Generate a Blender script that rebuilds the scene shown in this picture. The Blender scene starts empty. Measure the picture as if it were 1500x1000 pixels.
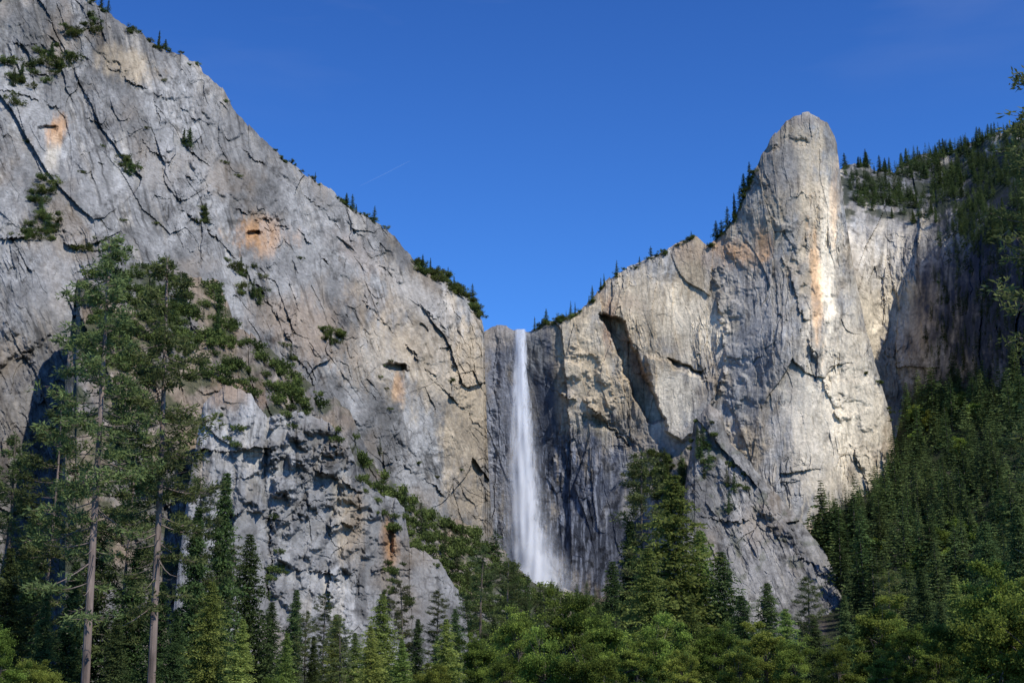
import bpy, math, numpy as np
from mathutils import Vector
rng=np.random.default_rng(11)
scene=bpy.context.scene
COL=scene.collection
TH=math.atan(0.25); CT,ST=math.cos(TH),math.sin(TH); FP=2000.0; EYE=1.7

def P(px,py,d):
    """survey measurement (bearing, elevation, distance) -> world metres"""
    px=np.asarray(px,float); py=np.asarray(py,float)
    u=px-750; v=500-py
    dy=FP*CT-v*ST; dz=FP*ST+v*CT
    t=d/dy
    return u*t, d+0*t, EYE+dz*t

# ---------------- noise ----------------
_perm=rng.permutation(256); _ang=rng.random(256)*2*np.pi
_gx=np.cos(_ang).astype(np.float32); _gy=np.sin(_ang).astype(np.float32)
def perlin(x,y,seed=0):
    x=np.asarray(x,np.float32)+seed*17.37; y=np.asarray(y,np.float32)+seed*9.71
    xi=np.floor(x).astype(np.int32); yi=np.floor(y).astype(np.int32)
    fx=x-xi; fy=y-yi
    u=fx*fx*fx*(fx*(fx*6-15)+10); v=fy*fy*fy*(fy*(fy*6-15)+10)
    def g(ix,iy,dx,dy):
        h=_perm[(_perm[(ix+seed*31)&255]+iy)&255]
        return _gx[h]*dx+_gy[h]*dy
    a=g(xi,yi,fx,fy); b=g(xi+1,yi,fx-1,fy); c=g(xi,yi+1,fx,fy-1); d=g(xi+1,yi+1,fx-1,fy-1)
    return ((a+(b-a)*u)+((c+(d-c)*u)-(a+(b-a)*u))*v)*1.5
def fbm(x,y,oct=4,seed=0,gain=.5):
    s=0;a=1;n=0
    for i in range(oct):
        s=s+a*perlin(x*2**i,y*2**i,seed+i); n+=a; a*=gain
    return s/n*1.3
def hsh(ix,iy,seed):
    h=(ix.astype(np.int64)*374761393+iy.astype(np.int64)*668265263+seed*974634777)&0xffffffff
    h=((h^(h>>13))*1274126177)&0xffffffff
    h=(h^(h>>16))
    return h
def facets(s,z,sx,sz,seed,tilt=.8,jit=.8):
    """jointed blocks: one plane per cell, cells bounded by near-rectangular joints"""
    a=(s/sx).astype(np.float32); b=(z/sz).astype(np.float32)
    ia=np.floor(a).astype(np.int32); ib=np.floor(b).astype(np.int32)
    best=np.full(a.shape,9.,np.float32); sec=best.copy(); off=np.zeros_like(best)
    for di in (-1,0,1):
        for dj in (-1,0,1):
            h=hsh(ia+di,ib+dj,seed)
            r1=(h&1023)/1023.; r2=((h>>10)&1023)/1023.; r3=((h>>20)&1023)/1023.
            dx=(a-(ia+di+.5+(r1-.5)*jit)).astype(np.float32); dy=(b-(ib+dj+.5+(r2-.5)*jit)).astype(np.float32)
            d=np.sqrt(dx**4+dy**4)
            r4=((h*7919)>>5&1023)/1023.
            o=(r3*2-1)+tilt*((r4*2-1)*dx*1.6+(r1*2-1)*dy*1.2)
            m=d<best
            sec=np.where(m,best,np.minimum(sec,d)); best=np.where(m,d,best); off=np.where(m,o,off)
    return off,np.sqrt(sec)-np.sqrt(best)
def sst(a,b,x):
    t=np.clip((x-a)/(b-a),0,1); return t*t*(3-2*t)
def tps(ctrl,px,py):
    c=np.array(ctrl,float); X=c[:,:2]/500.; n=len(c)
    def U(r2): return np.where(r2>0,r2*np.log(r2+1e-12),0)
    D=((X[:,None]-X[None])**2).sum(-1)
    A=np.zeros((n+3,n+3)); A[:n,:n]=U(D)+np.eye(n)*0.01
    A[:n,n]=1;A[:n,n+1:]=X; A[n,:n]=1; A[n+1:,:n]=X.T
    w=np.linalg.solve(A,np.r_[c[:,2],0,0,0]).astype(np.float32)
    x=(px/500.).astype(np.float32);y=(py/500.).astype(np.float32)
    out=w[n]+w[n+1]*x+w[n+2]*y
    for i in range(n):
        r2=(x-np.float32(X[i,0]))**2+(y-np.float32(X[i,1]))**2+np.float32(1e-9)
        out=out+w[i]*(r2*np.log(r2))
    return out.astype(float)
def segdist(px,py,pts):
    best=np.full(px.shape,1e9); side=np.zeros(px.shape)
    for (x0,y0),(x1,y1) in zip(pts[:-1],pts[1:]):
        vx,vy=x1-x0,y1-y0; L2=vx*vx+vy*vy
        t=np.clip(((px-x0)*vx+(py-y0)*vy)/L2,0,1)
        dx=px-(x0+t*vx); dy=py-(y0+t*vy); d=np.hypot(dx,dy)
        s=np.sign(vx*(py-y0)-vy*(px-x0))
        m=d<best; best=np.where(m,d,best); side=np.where(m,s,side)
    return best,side
def polymask(px,py,poly,soft=2.):
    ins=np.zeros(px.shape,bool); j=len(poly)-1
    for i in range(len(poly)):
        xi,yi=poly[i];xj,yj=poly[j]
        if yi!=yj: ins^=((yi>py)!=(yj>py))&(px<(xj-xi)*(py-yi)/(yj-yi)+xi)
        j=i
    d,_=segdist(px,py,list(poly)+[poly[0]])
    return sst(-soft,soft,np.where(ins,d,-d))

# ---------------- mesh helper ----------------
def make_mesh(name,V,Fq,mats,matidx=None,cols=None,smooth=False,attr="Col"):
    me=bpy.data.meshes.new(name)
    V=np.asarray(V,np.float32); Fq=np.asarray(Fq,np.int32)
    k=Fq.shape[1]
    me.vertices.add(len(V)); me.vertices.foreach_set("co",V.ravel())
    me.loops.add(Fq.size); me.loops.foreach_set("vertex_index",Fq.ravel())
    me.polygons.add(len(Fq)); me.polygons.foreach_set("loop_start",np.arange(0,Fq.size,k,dtype=np.int32))
    if matidx is not None: me.polygons.foreach_set("material_index",np.asarray(matidx,np.int32))
    me.polygons.foreach_set("use_smooth",np.full(len(Fq),smooth,bool))
    me.update(calc_edges=True)
    if cols is not None:
        cols=np.asarray(cols,np.float32)
        if cols.shape[1]==3: cols=np.c_[cols,np.ones(len(cols),np.float32)]
        a=me.color_attributes.new(attr,'FLOAT_COLOR','POINT'); a.data.foreach_set("color",cols.ravel())
    for m in mats: me.materials.append(m)
    return me
def add(name,me,loc=(0,0,0),scale=(1,1,1),rz=0,parent=None,**props):
    o=bpy.data.objects.new(name,me); o.location=loc; o.scale=scale; o.rotation_euler=(0,0,rz)
    COL.objects.link(o)
    if parent is not None: o.parent=parent
    for k,v in props.items(): o[k]=v
    return o

# ---------------- materials ----------------
def newmat(name):
    m=bpy.data.materials.new(name); m.use_nodes=True; nt=m.node_tree; nt.nodes.clear()
    out=nt.nodes.new("ShaderNodeOutputMaterial"); return m,nt,out
def rock_material(name,fine=1.0):
    m,nt,out=newmat(name); N=nt.nodes; L=nt.links
    b=N.new("ShaderNodeBsdfPrincipled"); b.inputs["Roughness"].default_value=.92; b.inputs["Specular IOR Level"].default_value=.1
    at=N.new("ShaderNodeAttribute"); at.attribute_name="Col"
    tc=N.new("ShaderNodeTexCoord")
    n1=N.new("ShaderNodeTexNoise"); n1.inputs["Scale"].default_value=.34*fine; n1.inputs["Detail"].default_value=10; n1.inputs["Roughness"].default_value=.75
    L.new(tc.outputs["Object"],n1.inputs["Vector"])
    r1=N.new("ShaderNodeMapRange"); r1.inputs[1].default_value=.3; r1.inputs[2].default_value=.7; r1.inputs[3].default_value=.62; r1.inputs[4].default_value=1.36
    L.new(n1.outputs["Fac"],r1.inputs[0])
    mx=N.new("ShaderNodeMixRGB"); mx.blend_type='MULTIPLY'; mx.inputs[0].default_value=1
    L.new(at.outputs["Color"],mx.inputs[1]); L.new(r1.outputs[0],mx.inputs[2])
    L.new(mx.outputs[0],b.inputs["Base Color"])
    bp=N.new("ShaderNodeBump"); bp.inputs["Strength"].default_value=1; bp.inputs["Distance"].default_value=1.2
    L.new(n1.outputs["Fac"],bp.inputs["Height"]); L.new(bp.outputs[0],b.inputs["Normal"])
    L.new(b.outputs[0],out.inputs[0]); return m
def leaf_material(name,dark,light,trans=.35):
    m,nt,out=newmat(name); N=nt.nodes; L=nt.links
    at=N.new("ShaderNodeAttribute"); at.attribute_name="Col"
    oi=N.new("ShaderNodeObjectInfo")
    mix=N.new("ShaderNodeMixRGB"); mix.inputs[1].default_value=(*dark,1); mix.inputs[2].default_value=(*light,1)
    L.new(at.outputs["Fac"],mix.inputs[0])
    hs=N.new("ShaderNodeHueSaturation")
    mr=N.new("ShaderNodeMapRange"); mr.inputs[3].default_value=.65; mr.inputs[4].default_value=1.4
    L.new(oi.outputs["Random"],mr.inputs[0]); L.new(mr.outputs[0],hs.inputs["Value"])
    mr2=N.new("ShaderNodeMapRange"); mr2.inputs[3].default_value=.472; mr2.inputs[4].default_value=.514
    mf=N.new("ShaderNodeMath"); mf.operation='FRACT'; ml=N.new("ShaderNodeMath"); ml.operation='MULTIPLY'; ml.inputs[1].default_value=7.3
    L.new(oi.outputs["Random"],ml.inputs[0]); L.new(ml.outputs[0],mf.inputs[0])
    L.new(mf.outputs[0],mr2.inputs[0]); L.new(mr2.outputs[0],hs.inputs["Hue"])
    L.new(mix.outputs[0],hs.inputs["Color"])
    d=N.new("ShaderNodeBsdfDiffuse"); t=N.new("ShaderNodeBsdfTranslucent"); ms=N.new("ShaderNodeMixShader"); ms.inputs[0].default_value=trans
    L.new(hs.outputs[0],d.inputs[0]); L.new(hs.outputs[0],t.inputs[0]); L.new(d.outputs[0],ms.inputs[1]); L.new(t.outputs[0],ms.inputs[2])
    L.new(ms.outputs[0],out.inputs[0]); return m
def bark_material(name,c1,c2,sc=3):
    m,nt,out=newmat(name); N=nt.nodes; L=nt.links
    b=N.new("ShaderNodeBsdfPrincipled"); b.inputs["Roughness"].default_value=.95
    tc=N.new("ShaderNodeTexCoord"); mp=N.new("ShaderNodeMapping"); mp.inputs["Scale"].default_value=(1,1,.25)
    n=N.new("ShaderNodeTexNoise"); n.inputs["Scale"].default_value=sc; n.inputs["Detail"].default_value=6
    L.new(tc.outputs["Object"],mp.inputs[0]); L.new(mp.outputs[0],n.inputs["Vector"])
    r=N.new("ShaderNodeValToRGB"); r.color_ramp.elements[0].position=.35; r.color_ramp.elements[1].position=.65
    r.color_ramp.elements[0].color=(*c1,1); r.color_ramp.elements[1].color=(*c2,1)
    L.new(n.outputs["Fac"],r.inputs[0]); L.new(r.outputs[0],b.inputs["Base Color"])
    bp=N.new("ShaderNodeBump"); bp.inputs["Distance"].default_value=.15; L.new(n.outputs["Fac"],bp.inputs["Height"]); L.new(bp.outputs[0],b.inputs["Normal"])
    L.new(b.outputs[0],out.inputs[0]); return m
M_rock=rock_material("granite")
M_far=rock_material("granite_far",.7)
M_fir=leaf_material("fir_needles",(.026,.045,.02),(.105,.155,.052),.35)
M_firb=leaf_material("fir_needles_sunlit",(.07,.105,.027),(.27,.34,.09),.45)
M_pine=leaf_material("pine_needles",(.04,.058,.022),(.155,.19,.07),.4)
M_broad=leaf_material("broad_leaves",(.05,.075,.016),(.28,.36,.07),.45)
M_shrub=leaf_material("shrub_leaves",(.035,.052,.018),(.145,.18,.052),.35)
M_bark=bark_material("pine_bark",(.08,.06,.05),(.25,.19,.155),1.6)
M_barkd=bark_material("dark_bark",(.05,.04,.03),(.16,.13,.10),2)
M_soil=bark_material("forest_floor",(.02,.03,.012),(.07,.065,.04),.15)

# ---------------- cliff surfaces ----------------
GREY=np.array([.138,.136,.130]); LGREY=np.array([.25,.247,.236]); TAN=np.array([.36,.295,.205]); CREAM=np.array([.52,.455,.345])
ORANGE=np.array([.42,.235,.105]); BLUEG=np.array([.07,.079,.10]); BROWN=np.array([.17,.135,.10]); GREEN=np.array([.04,.055,.022])
class Surf: pass
def surface(name,sky,ctrl,bottom,step,jag,rock,feats=None,colfn=None,mat=None,backd=220,label="",round_=14,roundpx=9,seed=1,scale=.45):
    sk=np.array(sky,float); seg=np.hypot(np.diff(sk[:,0]),np.diff(sk[:,1])); cum=np.r_[0,np.cumsum(seg)]
    n=int(cum[-1]/step); s=np.linspace(0,cum[-1],n)
    X=np.interp(s,cum,sk[:,0]); Y=np.interp(s,cum,sk[:,1])
    slope=np.abs(np.gradient(Y)/np.maximum(np.gradient(X),1e-3)); ker=np.ones(9)/9; slope=np.convolve(np.minimum(slope,60),ker,'same'); cosl=1/np.sqrt(1+slope**2)
    Y=Y+jag*(fbm(s/26.,s*0+.3,5,seed)*1.0+facets(s,s*0+.5,13.,1.,seed)[0]*.45)
    nr=int((bottom-Y.min())/step/1.25)
    t=np.linspace(0,1,nr)[:,None]
    px=np.broadcast_to(X[None],(nr,n)); py=Y[None]+t*(bottom-Y[None])
    d0=tps(ctrl,px,py)
    sc=px*scale; zc=(1000-py)*scale
    dd=rock(sc,zc,px,py)
    dist=(py-Y[None])*cosl[None]
    dd=dd+round_*np.exp(-dist/roundpx)
    if feats is not None: dd=dd+feats(px,py)
    x,y,z=P(px,py,d0+dd)
    cols=colfn(px,py,sc,zc)
    xs,ys,zs=[],[],[]
    for k,dz in [(backd,-.9*backd),(backd*.45,-.22*backd),(backd*.12,-.04*backd),(backd*.03,-.003*backd)]:
        xs.append(x[0]*(1+k/y[0]*.3)); ys.append(y[0]+k); zs.append(np.maximum(z[0]+dz,-5))
    x=np.vstack([np.array(xs),x]); y=np.vstack([np.array(ys),y]); z=np.vstack([np.array(zs),z])
    cols=np.concatenate([np.repeat(cols[:1],4,0),cols],0)
    R,Cn=x.shape
    idx=np.arange(R*Cn).reshape(R,Cn)
    Fq=np.stack([idx[:-1,:-1],idx[1:,:-1],idx[1:,1:],idx[:-1,1:]],-1).reshape(-1,4)
    V=np.stack([x,y,z],-1).reshape(-1,3)
    me=make_mesh(name,V,Fq,[mat or M_rock],cols=cols.reshape(-1,3))
    add(name,me,kind="structure",label=label,category="hillside" if "hillside" in name else "cliff")
    S=Surf(); S.X=X;S.Y=Y;S.b=bottom;S.x=x[4:];S.y=y[4:];S.z=z[4:];S.nr=nr;S.n=n
    return S
def at(S,px,py):
    c=int(np.clip(np.searchsorted(S.X,px),0,S.n-1)); r=int(np.clip((py-S.Y[c])/(S.b-S.Y[c])*(S.nr-1),0,S.nr-1))
    return float(S.x[r,c]),float(S.y[r,c]),float(S.z[r,c])

def rockfn(ang,amp,seed,vert=1.0,fineamp=1.0,smooth=0.0,big=1.0,big0=4.5,flute=.7,base=.26):
    ca,sa=math.cos(ang),math.sin(ang)
    def f(s,z,px,py):
        wx=fbm(s/45,z/45,2,seed+5)*3+fbm(s/5,z/5,3,seed+6)*.6; wz=fbm(s/45,z/45,2,seed+8)*3+fbm(s/5,z/5,3,seed+7)*.6
        a=(s+wx)*ca+(z+wz)*sa; b=-(s+wx)*sa+(z+wz)*ca
        rough=sst(-.15+.3*smooth,.35+.3*smooth,fbm(a/34,b/60,4,seed+20,.6))*.9+base*(1-.4*smooth)
        o=fbm(s/100,z/150,3,seed)*11*big
        f0,e0=facets(a,b,50,120*vert,seed+15,1.5); f1,e1=facets(a,b,21,52*vert,seed+1,1.4); f2,e2=facets(a,b,8.,20*vert,seed+2,1.3); f3,e3=facets(a,b,3.2,9*vert,seed+3,1.2); f4,e4=facets(a,b,1.5,3.6*vert,seed+4,1.1)
        f5,e5=facets(a+b*.25,b,13,5.,seed+16,1.)
        o=o+f0*big0*amp+f1*2.6*amp*(rough*.7+.3)+f2*1.8*amp*rough+f3*1.0*fineamp*rough+f4*.48*fineamp*rough+f5*1.0*amp*rough*sst(-.05,.35,fbm(s/25,z/25,3,seed+24))
        o=o+fbm(a/1.8,b/22,3,seed+12,.55)*flute*fineamp*(rough*.9+.04)
        return o
    return f
def blobmix(col,px,py,s,z,blobs,seed):
    nz=fbm(s/12,z/20,4,seed+40)*.6+fbm(s/3.5,z/22,3,seed+41)*.4+fbm(s/2,z/2.5,3,seed+42)*.2
    for (bx,by,rx,ry,ang,c,w) in blobs:
        dx=px-bx;dy=py-by; ca,sa=math.cos(math.radians(ang)),math.sin(math.radians(ang))
        u=(dx*ca+dy*sa)/rx; v=(-dx*sa+dy*ca)/ry
        k=w*sst(-.35,.65,1-np.hypot(u,v)+nz)
        lum=col.mean(-1,keepdims=True)/.19
        col=col*(1-k[...,None])+np.asarray(c)*(.5+.5*lum)*k[...,None]
    return col
def base_color(s,z,seed,c1,c2,bias=0.,streak=1.,lean=0.,calm=1.):
    m=sst(-.3,.3,fbm(s/50,z/70,6,seed+30,.6)+bias)
    col=c1*(1-m[...,None])+c2*m[...,None]
    sl=s+z*lean+fbm(s/20,z/20,3,seed+45)*2.
    st=fbm(sl/2.6,z/40,4,seed+31); st2=fbm(sl/5,z/60,4,seed+33)
    g=sst(-.1,.3,fbm(s/35,z/35,3,seed+37))
    cal=(.35+.65*sst(-.25,.25,fbm(s/30,z/40,4,seed+39,.6)))*calm
    k=sst(.0,.42,st)*streak*.7*g; col=col*(1-k[...,None]*.8)
    k=sst(.05,.45,st2)*streak*.4*g; col=col*(1-k[...,None])+np.array([.42,.38,.315])*k[...,None]
    sp=fbm(s/6,z/8,5,seed+34,.75)*cal; col=col*(1+.85*np.clip(sp,-1,1))[...,None]
    lc=sst(.1,.5,fbm(s/9+z/30,z/7,5,seed+38,.7))*cal; col=col*(1-.65*lc)[...,None]
    for q,(ps,pz,am,wd) in enumerate([(9,40,.45,.03),(3.2,17,.3,.05),(11,3.2,.3,.05)]):
        r=np.abs(perlin((s+z*lean)/ps+.15*perlin(s/2,z/2,seed+61),z/pz,seed+60+q*3)); jm=sst(-.05,.35,fbm(s/16,z/16,2,seed+62+q))
        col=col*(1-am*np.exp(-(r/wd)**2)*jm)[...,None]
    for k_,(sx,sz,am) in enumerate([(16,40,.2),(5.,12,.15),(2.2,4.5,.11)]):
        wx=fbm(s/6,z/6,3,seed+46)*.7
        f,e=facets(s+wx+z*lean,z+wx,sx,sz,seed+50+k_,0.); col=col*(1+am*f*(1 if k_==0 else cal))[...,None]
    w=sst(.05,.5,fbm(s/40,z/50,4,seed+36)); col=col*(1-w[...,None]*.4)+np.array([.26,.205,.145])*w[...,None]*.4
    return np.clip(col,.015,.8)
def ledger(px,py,sd=0,brk=1.):
    st={'o':0*px}
    wx=px+fbm(px/24,py/24,3,3+sd)*6+fbm(px/5,py/5,3,5+sd)*3; wy=py+fbm(px/20,py/26,3,4+sd)*6+fbm(px/5,py/5,3,6+sd)*3
    br=sst(-.2,.35,fbm(px/32,py/32,4,9+sd))
    def ledge(pts,h,L,side=1):
        d,si=segdist(wx,wy,pts); st['o']=st['o']-h*br*np.where(si*side>0,np.exp(-d/L),0)
    def groove(pts,dep,w):
        d,si=segdist(wx,wy,pts); st['o']=st['o']+dep*np.exp(-(d/w)**2)*(.3+.7*br)
    def notch(cx,cy,rx,ry,ang,dep):
        ca,sa=math.cos(math.radians(ang)),math.sin(math.radians(ang)); dx=px-cx;dy=py-cy
        u=(dx*ca+dy*sa)/rx; v=(-dx*sa+dy*ca)/ry; r=np.hypot(u,v)+fbm(px/9,py/9,3,6)*.3
        st['o']=st['o']+dep*sst(1.0,.6,r)*sst(-1.,-.5,v)*(1-.5*np.clip(v,0,1))
    return st,ledge,groove,notch

# ---- left massif ----
def featsL(px,py):
    st,ledge,groove,notch=ledger(px,py)
    ledge([(60,150),(200,200),(330,300),(440,340),(560,470),(680,600)],5,70,-1)
    ledge([(0,60),(120,80),(250,150),(330,200),(450,290),(560,390),(640,470)],4,50,-1)
    ledge([(240,200),(260,300),(330,360),(380,420),(460,560),(560,660),(700,760)],5,60,-1)
    ledge([(0,350),(60,345),(100,355)],8,45,-1)
    ledge([(0,470),(50,500),(100,480)],6,50,1)
    notch(580,538,21,9,5,16); notch(372,342,15,6,0,12); notch(395,330,26,16,0,5); notch(20,545,40,26,-40,6); notch(300,300,12,20,10,4)
    notch(505,360,22,6,40,5); notch(620,480,12,5,50,5); notch(170,100,8,14,0,5); notch(70,190,16,9,0,6)
    return st['o']
def colL(px,py,s,z):
    c=base_color(s,z,3,GREY,LGREY,.08,1.,.3,.85)
    return blobmix(c,px,py,s,z,[(385,345,42,26,0,ORANGE,.85),(180,95,40,26,10,TAN,.8),(85,190,14,28,20,ORANGE,.7),(75,235,14,26,10,CREAM,.5),(640,520,70,150,-30,TAN,.55),
        (560,520,70,60,30,TAN,.45),(450,480,70,50,30,[.26,.205,.155],.6),(690,620,40,170,0,TAN*1.1,.75),(540,440,50,30,40,BROWN,.35),(520,370,60,20,40,[.25,.21,.175],.5),(360,220,60,30,35,LGREY*1.2,.5),
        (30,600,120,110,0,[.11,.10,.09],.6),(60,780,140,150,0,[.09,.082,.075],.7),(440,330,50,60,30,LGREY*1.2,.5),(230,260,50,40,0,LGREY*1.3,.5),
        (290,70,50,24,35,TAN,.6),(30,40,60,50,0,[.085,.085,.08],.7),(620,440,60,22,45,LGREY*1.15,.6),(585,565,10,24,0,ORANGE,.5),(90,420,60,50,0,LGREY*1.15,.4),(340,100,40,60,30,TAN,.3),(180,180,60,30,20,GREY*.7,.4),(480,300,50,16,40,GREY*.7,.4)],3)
ctrlL=[(-100,-100,1000),(-100,300,760),(-100,600,620),(-100,1000,500),(150,0,1000),(150,300,800),(150,600,680),(150,1000,540),(350,180,1010),(350,400,850),(350,600,740),(350,1000,600),
 (500,300,1040),(500,500,900),(500,700,820),(500,1000,680),(620,400,1060),(620,550,960),(620,750,910),(620,1000,790),(720,480,1075),(710,600,1030),(715,780,1000),(740,1000,930)]
skyL=[(-120,-130),(60,-45),(105,-15),(128,2),(150,8),(168,28),(200,45),(232,68),(262,80),(290,92),(300,108),(325,130),(345,160),(368,188),(395,212),(420,236),(450,256),(480,276),(520,306),(545,322),(566,334),(590,362),(612,385),(640,402),(670,420),(692,440),(703,458),(709,482),(711,560),(714,650),(718,730),(724,800),(735,1030)]
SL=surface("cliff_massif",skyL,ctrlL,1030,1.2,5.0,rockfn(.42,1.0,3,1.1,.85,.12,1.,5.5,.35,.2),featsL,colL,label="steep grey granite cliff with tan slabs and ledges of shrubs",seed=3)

# ---- right massif with the fall's alcove ----
def featsR(px,py):
    st,ledge,groove,notch=ledger(px,py,20)
    wx=px+fbm(px/16,py/16,4,61)*5; wy=py+fbm(px/16,py/16,4,62)*5
    st['o']=st['o']+19*polymask(wx,wy,[(878,460),(910,466),(926,503),(950,560),(972,615),(950,618),(928,580),(909,530),(892,488)],2.5)
    st['o']=st['o']-11*polymask(wx,wy,[(945,520),(1000,535),(1050,560),(1040,610),(1000,650),(978,632),(955,565)],3)
    st['o']=st['o']+13*polymask(wx,wy,[(978,524),(1030,545),(1028,554),(988,540)],2)
    groove([(860,615),(900,622),(925,650)],8,7)
    ledge([(1150,380),(1175,460),(1205,560),(1262,690)],5,60,-1)
    ledge([(1040,360),(1050,450),(1060,520),(1055,620)],7,45,-1)
    ledge([(822,500),(828,560),(818,640),(800,700)],3,30,-1)
    ledge([(820,500),(880,520),(900,580)],4,25,1); ledge([(830,580),(870,600),(930,660),(1000,700)],5,30,-1)
    groove([(1118,222),(1148,206),(1178,208)],4,4)
    groove([(728,500),(722,640),(730,780)],3,5)
    return st['o']
def colR(px,py,s,z):
    c=base_color(s,z,23,LGREY*1.05,TAN,.0,1.,0.,.85)
    k=sst(.05,.4,fbm(s/3.2+fbm(s/9,z/9,3,28),z/45,4,25))*sst(1040,1090,px); c=c*(1-.5*k[...,None])+CREAM*.85*.5*k[...,None]
    c=blobmix(c,px,py,s,z,[(1105,470,60,200,-15,[.235,.23,.22],.75),(1145,245,34,60,0,[.165,.163,.16],.75),(1198,330,28,130,-5,TAN*1.15,.9),(1216,380,16,110,0,CREAM*1.05,.8),(1080,370,36,20,30,ORANGE,.6),(1250,590,48,170,-12,CREAM*1.05,.85),(1200,640,50,120,-10,CREAM*.95,.65),
       (960,450,100,60,10,TAN*1.15,.8),(850,530,55,80,0,TAN*1.1,.9),(905,440,40,14,20,[.27,.21,.15],.6),(985,590,40,50,0,CREAM*1.0,.9),(1020,480,50,60,0,CREAM*.9,.65),(930,530,10,60,-25,[.22,.145,.10],.7),
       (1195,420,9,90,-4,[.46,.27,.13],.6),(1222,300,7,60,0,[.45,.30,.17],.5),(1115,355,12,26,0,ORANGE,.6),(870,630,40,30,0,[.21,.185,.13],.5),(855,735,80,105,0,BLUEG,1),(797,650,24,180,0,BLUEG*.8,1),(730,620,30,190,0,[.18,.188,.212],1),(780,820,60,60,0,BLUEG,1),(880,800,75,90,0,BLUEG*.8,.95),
       (1000,700,60,60,0,[.16,.15,.135],.7),(730,495,26,16,0,[.3,.26,.21],.6),(1020,370,40,20,20,[.31,.22,.15],.4),(893,475,10,34,0,[.17,.10,.07],.6),(1175,176,40,9,0,[.15,.13,.11],.7)],23)
    k=sst(.1,.4,fbm(s/2.6+fbm(s/7,z/7,3,29)*.6,z/50,4,26))*sst(1150,1190,px)*sst(250,320,py); c=c*(1-.35*k[...,None])+np.array([.58,.53,.43])*.35*k[...,None]
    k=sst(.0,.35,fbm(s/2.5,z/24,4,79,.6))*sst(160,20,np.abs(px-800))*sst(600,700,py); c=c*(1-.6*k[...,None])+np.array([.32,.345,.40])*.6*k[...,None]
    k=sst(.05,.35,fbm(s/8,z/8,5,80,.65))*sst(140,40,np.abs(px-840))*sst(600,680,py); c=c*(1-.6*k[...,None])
    return c
ctrlR=[(650,480,1085),(650,1000,1050),(720,480,1095),(720,700,1090),(765,483,1070),(765,700,1085),(765,870,1060),(820,480,1066),(820,600,1070),(820,800,1050),(900,420,1072),(900,550,1066),(900,700,1050),(900,1000,900),
 (1000,360,1085),(1000,550,1052),(1000,750,1005),(1000,1000,860),(1060,350,1080),(1080,500,1038),(1080,700,990),(1170,170,1075),(1112,270,1072),(1150,300,1055),(1150,500,1005),(1150,700,960),(1150,860,900),(1225,250,1080),(1230,450,1040),(1240,650,1000),(1230,860,950),(1310,700,1040),(1300,900,990),(1150,1000,850),(1320,1000,950)]
skyR=[(640,500),(700,490),(722,478),(742,477),(752,482),(774,484),(786,480),(800,474),(822,466),(850,455),(872,432),(885,415),(905,398),(940,382),(965,372),(1000,352),(1018,346),(1036,358),(1048,350),(1062,335),(1076,318),(1086,294),(1096,270),(1106,248),(1116,226),(1127,206),(1140,191),(1152,178),(1166,169),(1184,166),(1200,171),(1213,182),(1221,196),(1226,212),(1229,240),(1234,280),(1242,340),(1254,410),(1268,480),(1285,540),(1302,600),(1311,655),(1318,710),(1330,1030)]
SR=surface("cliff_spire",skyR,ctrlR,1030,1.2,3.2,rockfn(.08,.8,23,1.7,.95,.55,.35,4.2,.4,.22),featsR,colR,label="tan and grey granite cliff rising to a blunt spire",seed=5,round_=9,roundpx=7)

# ---- rugged shoulder below the spire ----
def featsM(px,py):
    st,ledge,groove,notch=ledger(px,py,40)
    ledge([(1030,600),(1080,700),(1180,800),(1230,870)],6,30,1); groove([(1090,700),(1120,780),(1160,860)],3,4); groove([(1040,640),(1060,760),(1100,860)],3,5); ledge([(1050,760),(1120,770),(1190,830)],4,30,-1)
    return st['o']
def colM(px,py,s,z):
    c=base_color(s,z,83,[.15,.147,.14],[.265,.257,.24],.05,.9,.4)
    k=sst(.2,.4,fbm(s/12+2,z/9,4,88))*.4
    return c*(1-k[...,None])+GREEN*k[...,None]
ctrlM=[(1000,620,960),(1000,1000,760),(1060,600,950),(1100,690,920),(1100,1000,740),(1180,775,880),(1235,860,820),(1250,1030,760),(1150,850,830)]
skyM=[(985,1030),(996,800),(1006,700),(1018,615),(1038,592),(1056,602),(1068,650),(1092,668),(1118,702),(1150,738),(1182,775),(1206,805),(1228,846),(1240,890),(1252,1030)]
SM=surface("cliff_shoulder",skyM,ctrlM,1030,1.2,4,rockfn(.45,.65,83,1.2,.9,0,.45,4.5,.3,.25),featsM,colM,label="rugged mid grey granite shoulder sloping below the spire",seed=25,round_=12,roundpx=8,scale=.4)

# ---- far wall and wooded rim ----
def colW(px,py,s,z):
    c=base_color(s,z,43,LGREY*1.25,CREAM*.85,.1,1.)
    c=blobmix(c,px,py,s,z,[(1285,430,50,130,0,CREAM,.5),(1350,275,170,55,0,[.10,.102,.108],1),(1470,440,125,190,0,[.028,.036,.054],1),(1480,280,120,90,0,[.04,.045,.052],1)],43)  # bluish-dark blobs at right paint the wall's shadowed face into the rock colour
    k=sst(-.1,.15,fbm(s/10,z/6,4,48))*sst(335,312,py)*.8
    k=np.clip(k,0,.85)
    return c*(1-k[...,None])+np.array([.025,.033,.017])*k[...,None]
ctrlW=[(1180,300,1420),(1240,245,1560),(1240,400,1320),(1240,600,1260),(1240,780,1200),(1340,235,1600),(1330,330,1400),(1345,450,1350),(1335,600,1330),(1335,780,1270),(1358,350,1365),(1390,450,1210),(1400,570,1180),(1500,190,1400),(1500,300,1090),(1500,400,990),(1500,600,975),(1500,780,970),(1620,190,1300),(1620,400,960),(1620,600,930),(1420,230,1560),(1420,330,1250),(1390,250,1570)]
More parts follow.
